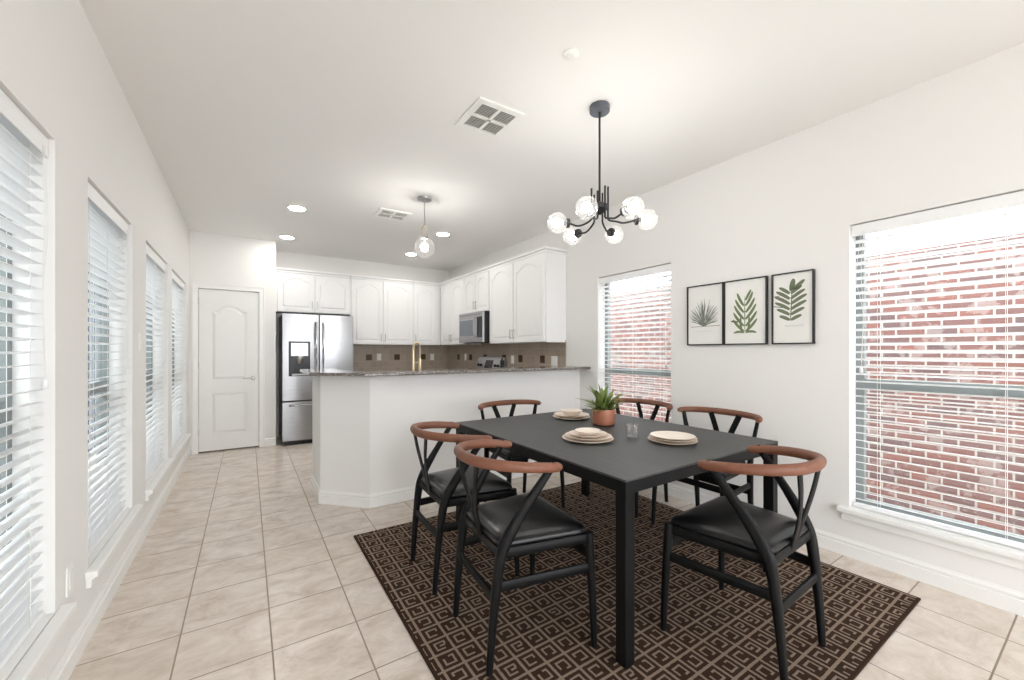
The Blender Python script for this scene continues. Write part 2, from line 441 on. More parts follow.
def blind(wall, y0, y1, label, near_cord):
    X = XL if wall == 'L' else XR; o = -1 if wall == 'L' else 1
    grp = 'white slatted blinds on the left wall' if wall == 'L' else 'white slatted blinds on the right wall'
    t = thing('window_blind', label, 'blind', (X + o * .05, (y0 + y1) / 2, WZ0), 0, grp)
    L = (y1 - y0) / 2 - .006; Ht = WZ1 - WZ0
    def bx(mb, d0, d1, ya, yb, z0, z1):
        a, b = sorted((o * d0, o * d1)); mb.box(a, b, ya, yb, z0, z1)
    mb = MB(); bx(mb, -.036, -.028, -L, L, Ht - .075, Ht - .006); bx(mb, -.028, .03, -L, L, Ht - .045, Ht - .004)
    mb.build('headrail', M['blind'], t, bevel=.002)
    mb = MB(); z = .055; tilt = math.radians(-13 if wall == 'R' else -8)
    while z < Ht - .085:
        prof = [(-.025, -.0022), (-.012, 0), (.012, 0), (.025, -.0022), (.025, -.0004), (.012, .0018), (-.012, .0018), (-.025, -.0004)]
        prof = [(o * (a * math.cos(tilt)), b + a * math.sin(tilt) + z) for a, b in prof]
        n = len(prof); vs = [(a, -L + .004, b) for a, b in prof] + [(a, L - .004, b) for a, b in prof]
        mb.add(vs, [(k, (k + 1) % n, n + (k + 1) % n, n + k) for k in range(n)] + [tuple(range(n)), tuple(range(n, 2 * n))])
        z += .0455
    mb.build('slats', M['blind'], t)
    mb = MB(); bx(mb, -.026, .026, -L + .003, L - .003, .008, .026); mb.build('bottom_rail', M['blind'], t, bevel=.004)
    mb = MB()
    for yy in (-L + .12, 0, L - .12):
        for d in (-.0268, .0268): mb.tube([(o * d, yy, .02), (o * d, yy, Ht - .05)], .0011, 5)
    mb.build('ladder_cord', M['cord'], t)
    s_ = near_cord; yy = s_ * (L - .06)
    mb = MB()
    mb.tube(cr([(-o * .037, yy, Ht - .05), (-o * .040, yy + s_ * .012, 1.45), (-o * .038, yy + s_ * .002, 1.2), (-o * .04, yy + s_ * .01, .86)], 6), .0013, 5)
    mb.tube(cr([(-o * .037, yy + s_ * .01, Ht - .05), (-o * .041, yy + s_ * .035, 1.42), (-o * .038, yy + s_ * .004, 1.2), (-o * .04, yy + s_ * .012, .9)], 6), .0013, 5)
    pc = mb.build('pull_cord', M['cord'], t)
    MB().lathe([(.003, 0), (.008, -.006), (.0095, -.03), (.004, -.034)][::-1], (-o * .04, yy + s_ * .011, .87), 10).build('tassel', M['blind'], pc, smooth=True)
    return t
LBL = ['wide white slatted blind in the nearest window on the left wall', 'white slatted blind in the second window from the camera, left wall',
       'white slatted blind in the third window from the camera, left wall', 'white slatted blind in the farthest left window, beside the pantry door']
for i, (a, b) in enumerate(LW): window(i + 1, 'L', a, b); blind('L', a, b, LBL[i], 1)
RBL = ['large white slatted blind before the brick view, right of the framed prints', 'smaller white slatted blind left of the framed prints, behind the potted plant']
for i, (a, b) in enumerate(RW): window(i + 5, 'R', a, b); blind('R', a, b, RBL[i], -1 if i else 1)

# ------------------------------------------------------------------ outside
tag(MB().box(5.5, 5.75, -5, 12, -.7, 2.27).build('brick_wall', M['brick']), 'weathered red brick wall seen through the right windows', 'brick wall')
mb = MB(); mb.box(-2.75, -2.6, -3, 14, -.7, 3.3); y = -3.0  # wall raised above fence height to block sky light on the left blinds
while y < 14:
    mb.box(-2.6, -2.57, y, y + .07, -.7, 3.3); y += .30
tag(mb.build('neighbour_light_block', M['fence']), 'grey board and batten wall behind the left blinds, made tall to cut daylight', 'wall')

# ------------------------------------------------------------------ panelled doors
def arch_pts(x0, x1, zs, rise, n=24, shoulder=.10):
    """cathedral arch from (x0,zs) to (x1,zs): short flat shoulders and a round eyebrow"""
    out = []
    for i in range(n + 1):
        u = i / n; x = x0 + (x1 - x0) * u
        v = (u - shoulder) / (1 - 2 * shoulder) * 2 - 1
        k = 0 if abs(v) >= 1 else 1 - v * v
        out.append((x, zs + rise * k))
    return out
def panel_leaf(mb, w, h, openings, t=.02, x=0, z=0, y=0, D=.010, g=.012, sl=.014):
    """door leaf, front face at y, thickness going +y. openings: (margin_x, z0, z1_at_shoulder, rise)
    each opening is a groove D deep around a raised field with sloping edges"""
    mx = openings[0][0]; N = 24
    mb.box(x, x + w, y + D, y + t, z, z + h)
    mb.box(x, x + mx, y, y + D, z, z + h); mb.box(x + w - mx, x + w, y, y + D, z, z + h)
    ops = sorted(openings, key=lambda o: o[1])
    prev_top = [(x + mx + (w - 2 * mx) * i / N, z) for i in range(N + 1)]
    for (m_, z0, z1, rise) in ops:
        flat = [(x + mx + (w - 2 * mx) * i / N, z + z0) for i in range(N + 1)]
        mb.strip(flat, prev_top, y, y + D)
        prev_top = arch_pts(x + mx, x + w - mx, z + z1, rise)
        def loop(q):
            top = arch_pts(x + mx + q, x + w - mx - q, z + z1 - q, rise)
            return top[::-1] + [(x + mx + q, z + z0 + q), (x + w - mx - q, z + z0 + q)]
        A, B = loop(g), loop(g + sl); n = len(A)
        vs = [(a, y + D, b) for a, b in A] + [(a, y + .001, b) for a, b in B]
        mb.add(vs, [(i, (i + 1) % n, n + (i + 1) % n, n + i) for i in range(n)] + [tuple(range(n, 2 * n))])
    mb.strip([(a, z + h) for a, _ in prev_top], prev_top, y, y + D)

# pantry door: frame, leaf, lever
dx0, dx1 = -.515, .135
cs = MB()
cs.box(dx0 - .052, dx0 + .006, YP - .016, YP, 0, 2.11); cs.box(dx1 - .006, dx1 + .055, YP - .016, YP, 0, 2.11); cs.box(dx0 + .006, dx1 - .006, YP - .016, YP, 2.048, 2.11)
cs.box(dx0 - .052, dx0 - .036, YP - .022, YP, 0, 2.115); cs.box(dx1 + .04, dx1 + .055, YP - .022, YP, 0, 2.115); cs.box(dx0 - .052, dx1 + .055, YP - .022, YP, 2.1, 2.115)
cs.build('trim_1', M['trim'], kind='structure', bevel=.002)
mb = MB(); panel_leaf(mb, .632, 2.025, [(.125, .885, 1.755, .075), (.125, .20, .72, 0)], .035, dx0 + .009, .018, YP + .004, .014, .012, .03)
dr = mb.build('door_1', M['door'], kind='structure')
hd = MB(); hd.lathe([(.026, 0), (.026, .008), (.012, .012), (.012, .04)], (0, 0, 0), 18)
hd.xf(Matrix.Translation((dx1 - .075, YP + .004, .915)) @ Matrix.Rotation(PI / 2, 4, 'X'))
hd.tube(cr([(dx1 - .075, YP - .034, .915), (dx1 - .11, YP - .038, .918), (dx1 - .185, YP - .034, .912)], 5), (.007), 8)
hd.build('door_lever', M['nickel'], dr, smooth='auto')
hg = MB()
for z in (.22, 1.05, 1.85): hg.box(dx0 + .0, dx0 + .012, YP - .003, YP + .003, z, z + .09)
hg.build('hinges', M['nickel'], dr)

# ------------------------------------------------------------------ kitchen cabinets
def pull(parent, x, z0, y=-.02, L=.12):
    mb = MB(); mb.tube([(x, y - .026, z0), (x, y - .026, z0 + L)], .005, 8)
    for zz in (z0 + .015, z0 + L - .015): mb.tube([(x, y - .026, zz), (x, y, zz)], .004, 6)
    return mb.build('handle', M['nickel'], parent, smooth='auto')
def upper(label, loc, rz, w, h, doors, depth=.33, z_pull=.05, crown_ends=(0, 0)):
    """doors: (x0, x1, 'l'|'r' pull side)"""
    t = thing('wall_cabinet', label, 'cabinet', loc, rz, 'white arched-panel wall cabinets')
    mb = MB(); mb.box(0, w, 0, depth - .002, 0, h); mb.build('body', M['cab'], t, bevel=.001)
    cm = MB(); a0, a1 = -.03 * crown_ends[0], w + .03 * crown_ends[1]
    cm.box(a0 * .4, w + (a1 - w) * .4, -.012, depth - .002, h - .03, h); cm.box(a0, a1, -.03, depth - .002, h, h + .03)
    cm.build('crown_moulding', M['cab'], t, bevel=.006)
    for x0, x1, sd in doors:
        mb = MB(); wd = x1 - x0; hh = h - .045
        rise = min(.07, wd * .13)
        panel_leaf(mb, wd, hh, [(.052, .055, hh - .065 - rise, rise)], .02, x0, .008, -.02)
        d = mb.build('door', M['cab'], t)
        pull(d, x0 + .026 if sd == 'l' else x1 - .026, z_pull)
    return t
FB = 6.59   # back run door plane is FB - .02
upper('short two-door white cabinet above the refrigerator', (.325, FB, 1.83), 0, 1.00, .59, [(.03, .495, 'r'), (.51, .985, 'l')])
upper('tall white wall cabinet right of the refrigerator, two doors', (1.327, FB, 1.372), 0, .995, 1.048, [(.02, .49, 'r'), (.505, .98, 'l')])
upper('tall white single-door cabinet at the kitchen inner corner', (2.324, FB, 1.372), 0, .494, 1.048, [(.012, .40, 'l')])
RX = 2.82
upper('tall white wall cabinet between the corner and the microwave', (RX, 6.565, 1.372), -PI / 2, .935, 1.048, [(.03, .475, 'r'), (.49, .925, 'l')])
upper('short two-door white cabinet above the microwave', (RX, 5.627, 1.83), -PI / 2, .765, .59, [(.01, .375, 'r'), (.39, .755, 'l')])
upper('largest white wall cabinet, nearest the dining table, tall side panel showing', (RX, 4.859, 1.372), -PI / 2, 1.259, 1.048, [(.02, .60, 'r'), (.62, 1.235, 'l')], crown_ends=(0, 1))

# base cabinets behind the bar (tops just under the counters)
def base_cab(label, loc, rz, w, n, depth=.58):
    t = thing('base_cabinet', label, 'cabinet', loc, rz, 'white base cabinets')
    mb = MB(); mb.box(0, w, 0, depth, .10, .88); mb.box(.0, w, .06, depth, 0, .10); mb.build('body', M['cab'], t)
    for i in range(n):
        x0 = w * i / n + .012; x1 = w * (i + 1) / n - .012
        mb = MB(); panel_leaf(mb, x1 - x0, .56, [(.055, .055, .505, 0)], .02, x0, .12, -.02)
        d = mb.build('door', M['cab'], t); pull(d, x1 - .03, .53)
        mb = MB(); mb.box(x0, x1, -.02, 0, .70, .865); dw = mb.build('drawer', M['cab'], t, bevel=.004)
        k = MB(); k.tube([((x0 + x1) / 2 - .05, -.045, .785), ((x0 + x1) / 2 + .05, -.045, .785)], .005, 8)
        for q in (-.04, .04): k.tube([((x0 + x1) / 2 + q, -.045, .785), ((x0 + x1) / 2 + q, -.02, .785)], .004, 6)
        k.build('handle', M['nickel'], dw)
    return t
base_cab('white base cabinet on the back wall right of the refrigerator', (1.33, 6.30, 0), 0, 1.13, 3)
base_cab('white base cabinet right of the range, near the bar', (2.50, 4.80, 0), -PI / 2, .65, 1)
base_cab('white base cabinet left of the range in the corner', (2.50, 6.27, 0), -PI / 2, .65, 1)
tag(MB().prism([(1.31, 6.27), (2.47, 6.27), (2.47, 5.61), (XR - .012, 5.61), (XR - .012, YB - .012), (1.31, YB - .012)], .88, .92).build('countertop', M['granite'], bevel=.004),
    'speckled granite counter wrapping the kitchen back corner', 'countertop', 'granite counters')
tag(MB().prism([(.66, 3.80), (.95, 3.52), (XR - .012, 3.52), (XR - .012, 4.81), (2.47, 4.81), (2.47, 4.16), (.66, 4.16)], .88, .92).build('countertop', M['granite'], bevel=.004),
    'lower granite counter hidden behind the raised bar', 'countertop', 'granite counters')
t = thing('sink_cabinet', 'white sink base cabinet behind the half wall of the bar', 'cabinet', (2.45, 4.12, 0), PI)
MB().box(0, 1.7, 0, .58, .10, .88).box(0, 1.7, .06, .58, 0, .10).build('body', M['cab'], t)
for i in range(3):
    mb = MB(); panel_leaf(mb, .54, .74, [(.055, .055, .685, 0)], .02, .015 + i * .565, .12, -.02); d = mb.build('door', M['cab'], t); pull(d, .515 + i * .565, .7)
# raised bar top
BAR = [(XR - .001, 3.19), (.75, 3.19), (.41, 3.55), (.41, 4.25), (.70, 4.25), (.70, 3.78), (.91, 3.56), (XR - .001, 3.56)]
tag(MB().prism(BAR, 1.073, 1.10).build('bar_top', M['granite'], bevel=.008, seg=3), 'grey speckled granite bar top with angled end on the half wall', 'countertop')

# backsplash with accent tiles and outlets
tag(MB().box(1.29, XR - .012, YB - .012, YB - .001, .92, 1.40).build('backsplash', M['splash'], kind='structure'))
tag(MB().box(XR - .012, XR - .001, 3.60, YB - .012, .92, 1.40).build('backsplash', M['splash'], kind='structure'))
def sq(name, wall, p, z, w_, h_, mat, label, cat, group):
    d = .006
    mb = MB()
    if wall == 'B': mb.box(-w_ / 2, w_ / 2, -d, 0, -h_ / 2, h_ / 2); loc = (p, YB - .012, z)
    else: mb.box(-d, 0, -w_ / 2, w_ / 2, -h_ / 2, h_ / 2); loc = (XR - .012, p, z)
    o = mb.build(name, mat, bevel=.002); o.location = loc; return tag(o, label, cat, group)
AC = [('B', 1.683, 'dark bronze accent tile nearest the refrigerator'), ('B', 2.15, 'dark bronze accent tile just left of the brass faucet'), ('B', 2.617, 'dark bronze accent tile just right of the brass faucet'),
      ('R', 6.447, 'dark bronze accent tile nearest the kitchen corner, right wall'), ('R', 5.99, 'dark bronze accent tile just left of the range'),
      ('R', 5.50, 'dark bronze accent tile peeking over the left of the range'), ('R', 4.94, 'dark bronze accent tile at the range right end'),
      ('R', 4.523, 'dark bronze accent tile first to the right of the range'), ('R', 4.035, 'dark bronze accent tile nearest the open end of the backsplash')]
for wl, p, lb in AC: sq('accent_tile', wl, p, 1.166, .095, .095, M['accent'], lb, 'tile', 'dark accent tiles in the backsplash')
def outlet(wall, p, z, label, w_=.072, h_=.115, wallx=None, nx=1):
    n = {'B': (0, -1), 'R': (-1, 0), 'L': (1, 0)}[wall]
    loc = {'B': (p, YB - .012, z), 'R': (XR - .012, p, z), 'L': (XL, p, z)}[wall]
    rz = {'B': 0, 'R': -PI / 2, 'L': PI / 2}[wall]
    t = thing('outlet', label, 'outlet', loc, rz, 'white wall outlets and switches')
    MB().box(-w_ / 2, w_ / 2, -.006, 0, -h_ / 2, h_ / 2).build('cover_plate', M['plastic'], t, bevel=.003)
    for i in range(nx):
        x = (i - (nx - 1) / 2) * .046
        MB().box(x - .017, x + .017, -.009, -.005, -.034, .034).build('socket', M['trim'], t, bevel=.002)
    return t
outlet('B', 1.846, 1.169, 'white outlet on the backsplash right of the refrigerator')
outlet('B', 2.787, 1.162, 'white outlet on the backsplash in the kitchen corner')
outlet('R', 6.175, 1.168, 'white outlet between two accent tiles left of the range')
outlet('R', 4.72, 1.15, 'white outlet just right of the range')
outlet('R', 3.80, 1.15, 'white wide switch plate near the open end of the backsplash', .115, .115, nx=2)
outlet('L', 2.31, .36, 'white outlet low on the left wall between the two nearest windows')
outlet('L', 3.57, 1.33, 'white light switch on the left wall between second and third windows')

# ------------------------------------------------------------------ refrigerator
t = thing('refrigerator', 'stainless steel french-door refrigerator with water dispenser', 'refrigerator', (.385, 6.16, 0))
W = .90
MB().box(.0, W, .065, .70, .035, 1.765).build('case', M['black'], t, bevel=.004)
def sdoor(x0, x1, z0, z1, name, cut=None):
    mb = MB(); n = 8; pts = []
    for i in range(n + 1):
        u = i / n; pts.append((x0 + (x1 - x0) * u, -.012 * math.sin(PI * u)))
    poly = pts + [(x1, .06), (x0, .06)]
    mb.prism(poly, z0, z1); return mb.build(name, M['steel'], t, bevel=.006)
dl = sdoor(.0, W / 2 - .003, .60, 1.775, 'left_door'); dr_ = sdoor(W / 2 + .003, W, .60, 1.775, 'right_door')
fz = sdoor(.0, W, .06, .585, 'freezer_drawer')
for d, x in ((dl, W / 2 - .045), (dr_, W / 2 + .045)):
    mb = MB(); mb.tube(cr([(x, -.03, .74), (x, -.058, .80), (x, -.062, 1.2), (x, -.058, 1.60), (x, -.03, 1.66)], 5), .012, 10); mb.build('door_handle', M['steel'], d, smooth=True)
mb = MB(); mb.tube(cr([(.08, -.03, .535), (.14, -.06, .54), (W / 2, -.066, .54), (W - .14, -.06, .54), (W - .08, -.03, .535)], 5), .012, 10); mb.build('drawer_handle', M['steel'], fz, smooth=True)
dp = MB().box(.075, .335, -.018, .0, .93, 1.40).build('dispenser', M['black'], dl, bevel=.006)
MB().box(.10, .31, -.024, -.016, 1.20, 1.38).build('control_face', M['steel'], dl, bevel=.01)
MB().box(.11, .30, -.05, -.017, .94, .965).build('drip_tray', M['steel'], dl, bevel=.004)
MB().lathe([(.028, 0), (.034, .06), (.05, .10)], (.205, -.03, 1.10), 14).build('spout', M['nickel'], dl, smooth=True)
MB().box(.02, W - .02, .02, .62, 0, .036).box(.005, W - .005, .0, .1, .036, .056).build('kick_plate', M['black'], t)

# ------------------------------------------------------------------ microwave, range
t = thing('microwave', 'stainless over-range microwave under the short cabinet', 'microwave', (2.72, 5.622, 1.392), -PI / 2)
MB().box(0, .755, .02, .39, 0, .436).build('case', M['black'], t, bevel=.003)
d = MB().box(.0, .755, -.01, .02, .0, .436).build('door', M['steel'], t, bevel=.006)
MB().box(.04, .50, -.014, -.008, .10, .33).build('window_panel', M['micro_glass'], d, bevel=.004)
MB().box(.585, .735, -.014, -.008, .07, .36).build('control_panel', M['display'], d, bevel=.003)
mb = MB(); mb.tube(cr([(.555, -.012, .08), (.555, -.045, .11), (.555, -.052, .22), (.555, -.045, .33), (.555, -.012, .36)], 5), .010, 8); mb.build('handle', M['steel'], d, smooth=True)
mb = MB()
for i in range(16): mb.box(.05 + i * .04, .075 + i * .04, -.0125, -.0095, .395, .403)
mb.build('vent_slots', M['black'], d)
t = thing('range', 'stainless steel range with a slanted back control panel', 'range', (2.44, 5.60, 0), -PI / 2)
MB().box(.0, .76, .02, .655, .09, .905).box(.02, .74, .06, .64, 0, .09).build('body', M['steel'], t, bevel=.004)
MB().box(.0, .76, .0, .60, .905, .925).build('cooktop', M['display'], t, bevel=.003)
d = MB().box(.01, .75, -.015, .02, .28, .80).build('oven_door', M['steel'], t, bevel=.005)
MB().box(.12, .64, -.018, -.014, .40, .68).build('oven_window', M['display'], d)
mb = MB(); mb.tube([(.06, -.06, .76), (.70, -.06, .76)], .012, 10); mb.tube([(.09, -.06, .76), (.09, -.01, .76)], .008, 8); mb.tube([(.67, -.06, .76), (.67, -.01, .76)], .008, 8); mb.build('door_handle', M['steel'], d, smooth='auto')
MB().box(.01, .75, -.012, .02, .10, .265).build('storage_drawer', M['steel'], t, bevel=.005)
bg = MB().prism([(.525, .925), (.655, .925), (.655, 1.18), (.60, 1.18)], .01, .75, 'x').build('back_panel', M['steel'], t, bevel=.004)
sl = MB(); sl.prism([(.5455, .99), (.5855, 1.13), (.5835, 1.134), (.5425, .99)], .27, .49, 'x'); sl.build('display', M['display'], bg)
for i, x in enumerate((.08, .16, .58, .66)):
    k = MB(); k.lathe([(.02, 0), (.02, .018), (.015, .022)], (0, 0, 0), 14); k.xf(Matrix.Translation((x, .562, 1.06)) @ Matrix.Rotation(math.radians(106), 4, 'X')); k.build('knob', M['black'], bg, smooth='auto')
t = thing('pepper_mill', 'small black jar standing right behind the range panel', 'jar', (2.93, 4.72, .92))
MB().lathe([(.035, 0), (.04, .02), (.035, .12), (.022, .15), (.03, .18), (.028, .22), (.01, .235)], (0, 0, 0), 18).build('body', M['black'], t, smooth='auto')
MB().lathe([(.012, 0), (.014, .01), (.004, .02)], (0, 0, .234), 12).build('knob', M['black'], t, smooth=True)

# ------------------------------------------------------------------ brass spring faucet behind the bar
t = thing('faucet', 'tall brass pull-down faucet with coiled spring behind the bar', 'faucet', (1.335, 3.77, .92))
MB().lathe([(.026, 0), (.026, .006), (.018, .012), (.018, .10), (.012, .11), (.012, .36)], (0, 0, 0), 18).build('column', M['brass'], t, smooth='auto')
arc = [(0, 0, .36), (.004, .0, .40), (.02, 0, .425), (.045, 0, .425), (.062, 0, .40), (.066, 0, .34), (.066, 0, .27)]
mb = MB(); hp = cr(arc, 10); mb.tube(hp, .006, 8); mb.build('hose', M['nickel'], t, smooth=True)
mb = MB(); q = []
for i in range(len(hp) - 1):
    for k in range(4):
        f = k / 4; p = hp[i].lerp(hp[i + 1], f); tg = (hp[i + 1] - hp[i]).normalized(); sd = tg.cross(Vector((0, 1, 0))).normalized()
        a = (i * 4 + k) * PI / 2; q.append(p + (sd * math.cos(a) + Vector((0, 1, 0)) * math.sin(a)) * .0095)
mb.tube(q, .0022, 5); mb.build('spring', M['brass'], t, smooth=True)
MB().lathe([(.010, .0), (.017, .01), (.014, .05), (.012, .12), (.010, .13)], (.066, 0, .15), 16).build('spray_head', M['brass'], t, smooth=True)
mb = MB(); mb.tube([(0, 0, .24), (.066, 0, .24)], .005, 8); mb.build('holder_arm', M['brass'], t)
mb = MB(); mb.tube(cr([(0, -.018, .06), (-.01, -.04, .065), (-.03, -.075, .10)], 5), .006, 8); mb.build('lever', M['brass'], t, smooth=True)

# ------------------------------------------------------------------ ceiling fittings
CEIL = H
def recessed(x, y, label):
    t = thing('recessed_light', label, 'light', (x, y, CEIL), 0, 'recessed kitchen ceiling lights')
    MB().lathe([(.098, 0), (.096, -.006), (.078, -.008), (.074, -.003)], (0, 0, 0), 28).build('trim_ring', M['plastic'], t, smooth='auto')
    MB().lathe([(.0001, -.0065), (.073, -.0065), (.073, -.0035)], (0, 0, 0), 24).build('lens', M['lens'], t)
recessed(.429, 4.714, 'recessed ceiling light nearer the camera, left of the pendant')
recessed(.429, 5.985, 'farthest recessed ceiling light in front of the refrigerator')
recessed(2.069, 4.75, 'recessed ceiling light just right of the pendant globe')
recessed(2.087, 5.997, 'recessed ceiling light far behind the pendant, near the corner')
def vent(x, y, lx, ly, label):
    t = thing('ceiling_vent', label, 'vent', (x, y, CEIL), 0, 'white ceiling vents')
    mb = MB(); b = .04
    for (a0, a1, b0, b1) in ((-lx, lx, -ly, -ly + b), (-lx, lx, ly - b, ly), (-lx, -lx + b, -ly + b, ly - b), (lx - b, lx, -ly + b, ly - b), (-.01, .01, -ly + b, ly - b), (-lx + b, lx - b, -.01, .01)):
        mb.box(a0, a1, b0, b1, -.010, 0)
    mb.build('frame', M['plastic'], t)
    mb = MB(); n = int((2 * ly - 2 * b) / .014)
    for i in range(n):
        yy = -ly + b + (i + .5) * (2 * ly - 2 * b) / n
        if abs(yy) < .013: continue
        mb.add([(-lx + b, yy - .006, -.009), (lx - b, yy - .006, -.009), (lx - b, yy + .003, -.001), (-lx + b, yy + .003, -.001),
                (-lx + b, yy - .005, -.0095), (lx - b, yy - .005, -.0095), (lx - b, yy + .004, -.0015), (-lx + b, yy + .004, -.0015)],
               [(0, 1, 2, 3), (7, 6, 5, 4), (0, 4, 5, 1), (1, 5, 6, 2), (2, 6, 7, 3), (3, 7, 4, 0)])
    mb.build('louvres', M['plastic'], t)
    MB().box(-lx + b, lx - b, -ly + b, ly - b, -.0008, 0).build('duct_shade', M['grille'], t)  # grey sheet, its colour stands in for shade inside the duct
vent(1.29, 2.235, .16, .17, 'square white ceiling vent nearest the camera')
vent(1.315, 4.37, .17, .15, 'white ceiling vent left of the glass pendant')
def disc(x, y, label, r=.035):
    t = thing('ceiling_detector', label, 'detector', (x, y, CEIL), 0, 'small round ceiling detectors')
    MB().lathe([(r, 0), (r, -.004), (r * .9, -.007), (.0001, -.008)], (0, 0, 0), 28).build('housing', M['plastic'], t, smooth='auto')
    MB().lathe([(r * .5, -.0075), (r * .45, -.010), (.0001, -.0105)], (0, 0, 0), 18).build('sensor', M['plastic'], t, smooth='auto')
disc(1.348, 1.522, 'small round white detector on the ceiling near the chandelier', .04)
disc(1.324, 5.746, 'small round white detector on the kitchen ceiling before the cabinets', .045)

# chandelier
CX, CY = 1.779, 1.75
t = thing('chandelier', 'black six-arm chandelier with clear glass globes above the dining table', 'chandelier', (CX, CY, CEIL))
MB().lathe([(.0001, 0), (.058, 0), (.06, -.004), (.06, -.036), (.056, -.04), (.0001, -.04)][::-1], (0, 0, 0), 32).build('canopy', M['canopy'], t, smooth='auto')
MB().tube([(0, 0, -.04), (0, 0, -.63)], .0065, 12).build('rod', M['black_metal'], t, smooth='auto')
mb = MB(); mb.lathe([(.0001, -.655), (.020, -.652), (.050, -.625), (.050, -.60), (.012, -.58)], (0, 0, 0), 20); mb.build('hub', M['black_metal'], t, smooth='auto')
ZG = 2.035 - CEIL
yaw = -math.atan(264.5 / 403.7)
for k in range(6):
    a = math.radians((-6, 58, 118, 186, 244, 297)[k]) + yaw
    c, s_ = math.cos(a), math.sin(a)
    R = (.285, .285, .28, .265, .295, .285)[k]; top = (-.49, -.51, -.52, -.50, -.53, -.50)[k]; r0 = .050
    z1 = ZG + (.018, .006, .0, .0, .008, .012)[k]
    pts = cr([(r0 * c, r0 * s_, top), (r0 * c, r0 * s_, -.60), (r0 * c * 1.0, r0 * s_ * 1.0, -.655), (r0 * c * 1.08, r0 * s_ * 1.08, -.69), (.098 * c, .098 * s_, z1 - .004), (.14 * c, .14 * s_, z1 - .014), ((R - .09) * c, (R - .09) * s_, z1 - .004), ((R - .075) * c, (R - .075) * s_, z1)], 6)
    am = MB().tube(pts, .0058, 10, up=(-s_, c, 0)).build('arm', M['black_metal'], t, smooth='auto')
    Mx = Matrix.Translation(((R - .078) * c, (R - .078) * s_, z1)) @ Matrix.Rotation(a, 4, 'Z') @ Matrix.Rotation(PI / 2, 4, 'Y')
    k_ = MB(); k_.lathe([(.006, -.006), (.027, 0), (.029, .014), (.027, .02), (.013, .022), (.013, .042)], (0, 0, 0), 20); k_.xf(Mx); k_.build('socket_cup', M['black_metal'], am, smooth='auto')
    gp = [(.0265 if i == 0 else .061 * math.sin(PI * (.14 + .86 * i / 14)), 0) for i in range(15)]
    prof = []
    for i in range(15):
        th = PI * (.142 + .858 * i / 14); prof.append((max(1e-6, .061 * math.sin(th)), .018 + .054 - .061 * math.cos(th)))
    g = MB(); g.lathe(prof, (0, 0, 0), 28); g.f = [f for f in g.f if len(f) == 4]; g.xf(Mx); g.build('globe', M['globe'], am, smooth=True)
    b = MB(); b.lathe([(.010, .036), (.014, .045), (.024, .062), (.028, .08), (.024, .098), (.012, .108), (.0001, .111)], (0, 0, 0), 18); b.xf(Mx); b.build('bulb', M['bulb'], am, smooth=True)

# pendant
t = thing('pendant_light', 'small clear glass globe pendant on a thin rod above the bar', 'pendant light', (1.432, 3.73, CEIL))
MB().lathe([(.0001, -.022), (.066, -.02), (.07, -.014), (.07, 0)], (0, 0, 0), 28).build('canopy', M['nickel'], t, smooth='auto')
MB().tube([(0, 0, -.02), (0, 0, -.275)], .006, 10).build('rod', M['nickel'], t, smooth='auto')
mb = MB(); mb.tube(cr([(-.028, 0, -.40), (-.028, 0, -.32), (-.02, 0, -.285), (0, 0, -.275), (.02, 0, -.285), (.028, 0, -.32), (.028, 0, -.40)], 5), .0045, 8, up=(0, 1, 0))
mb.build('yoke', M['brass'], t, smooth=True)
MB().lathe([(.014, -.36), (.036, -.375), (.036, -.40), (.022, -.405), (.018, -.44)][::-1], (0, 0, 0), 20).build('socket_cup', M['nickel'], t, smooth='auto')
g = MB(); g.lathe([(max(1e-6, .098 * math.sin(PI * (.11 + .89 * i / 16))), -.470 + .098 * math.cos(PI * (.11 + .89 * i / 16))) for i in range(17)], (0, 0, -.012), 32); g.f = [f for f in g.f if len(f) == 4]
g.build('globe', M['globe2'], t, smooth=True)
MB().ball((0, 0, -.478), .036, 18, 10, 1.1).build('bulb', M['bulb2'], t, smooth=True)

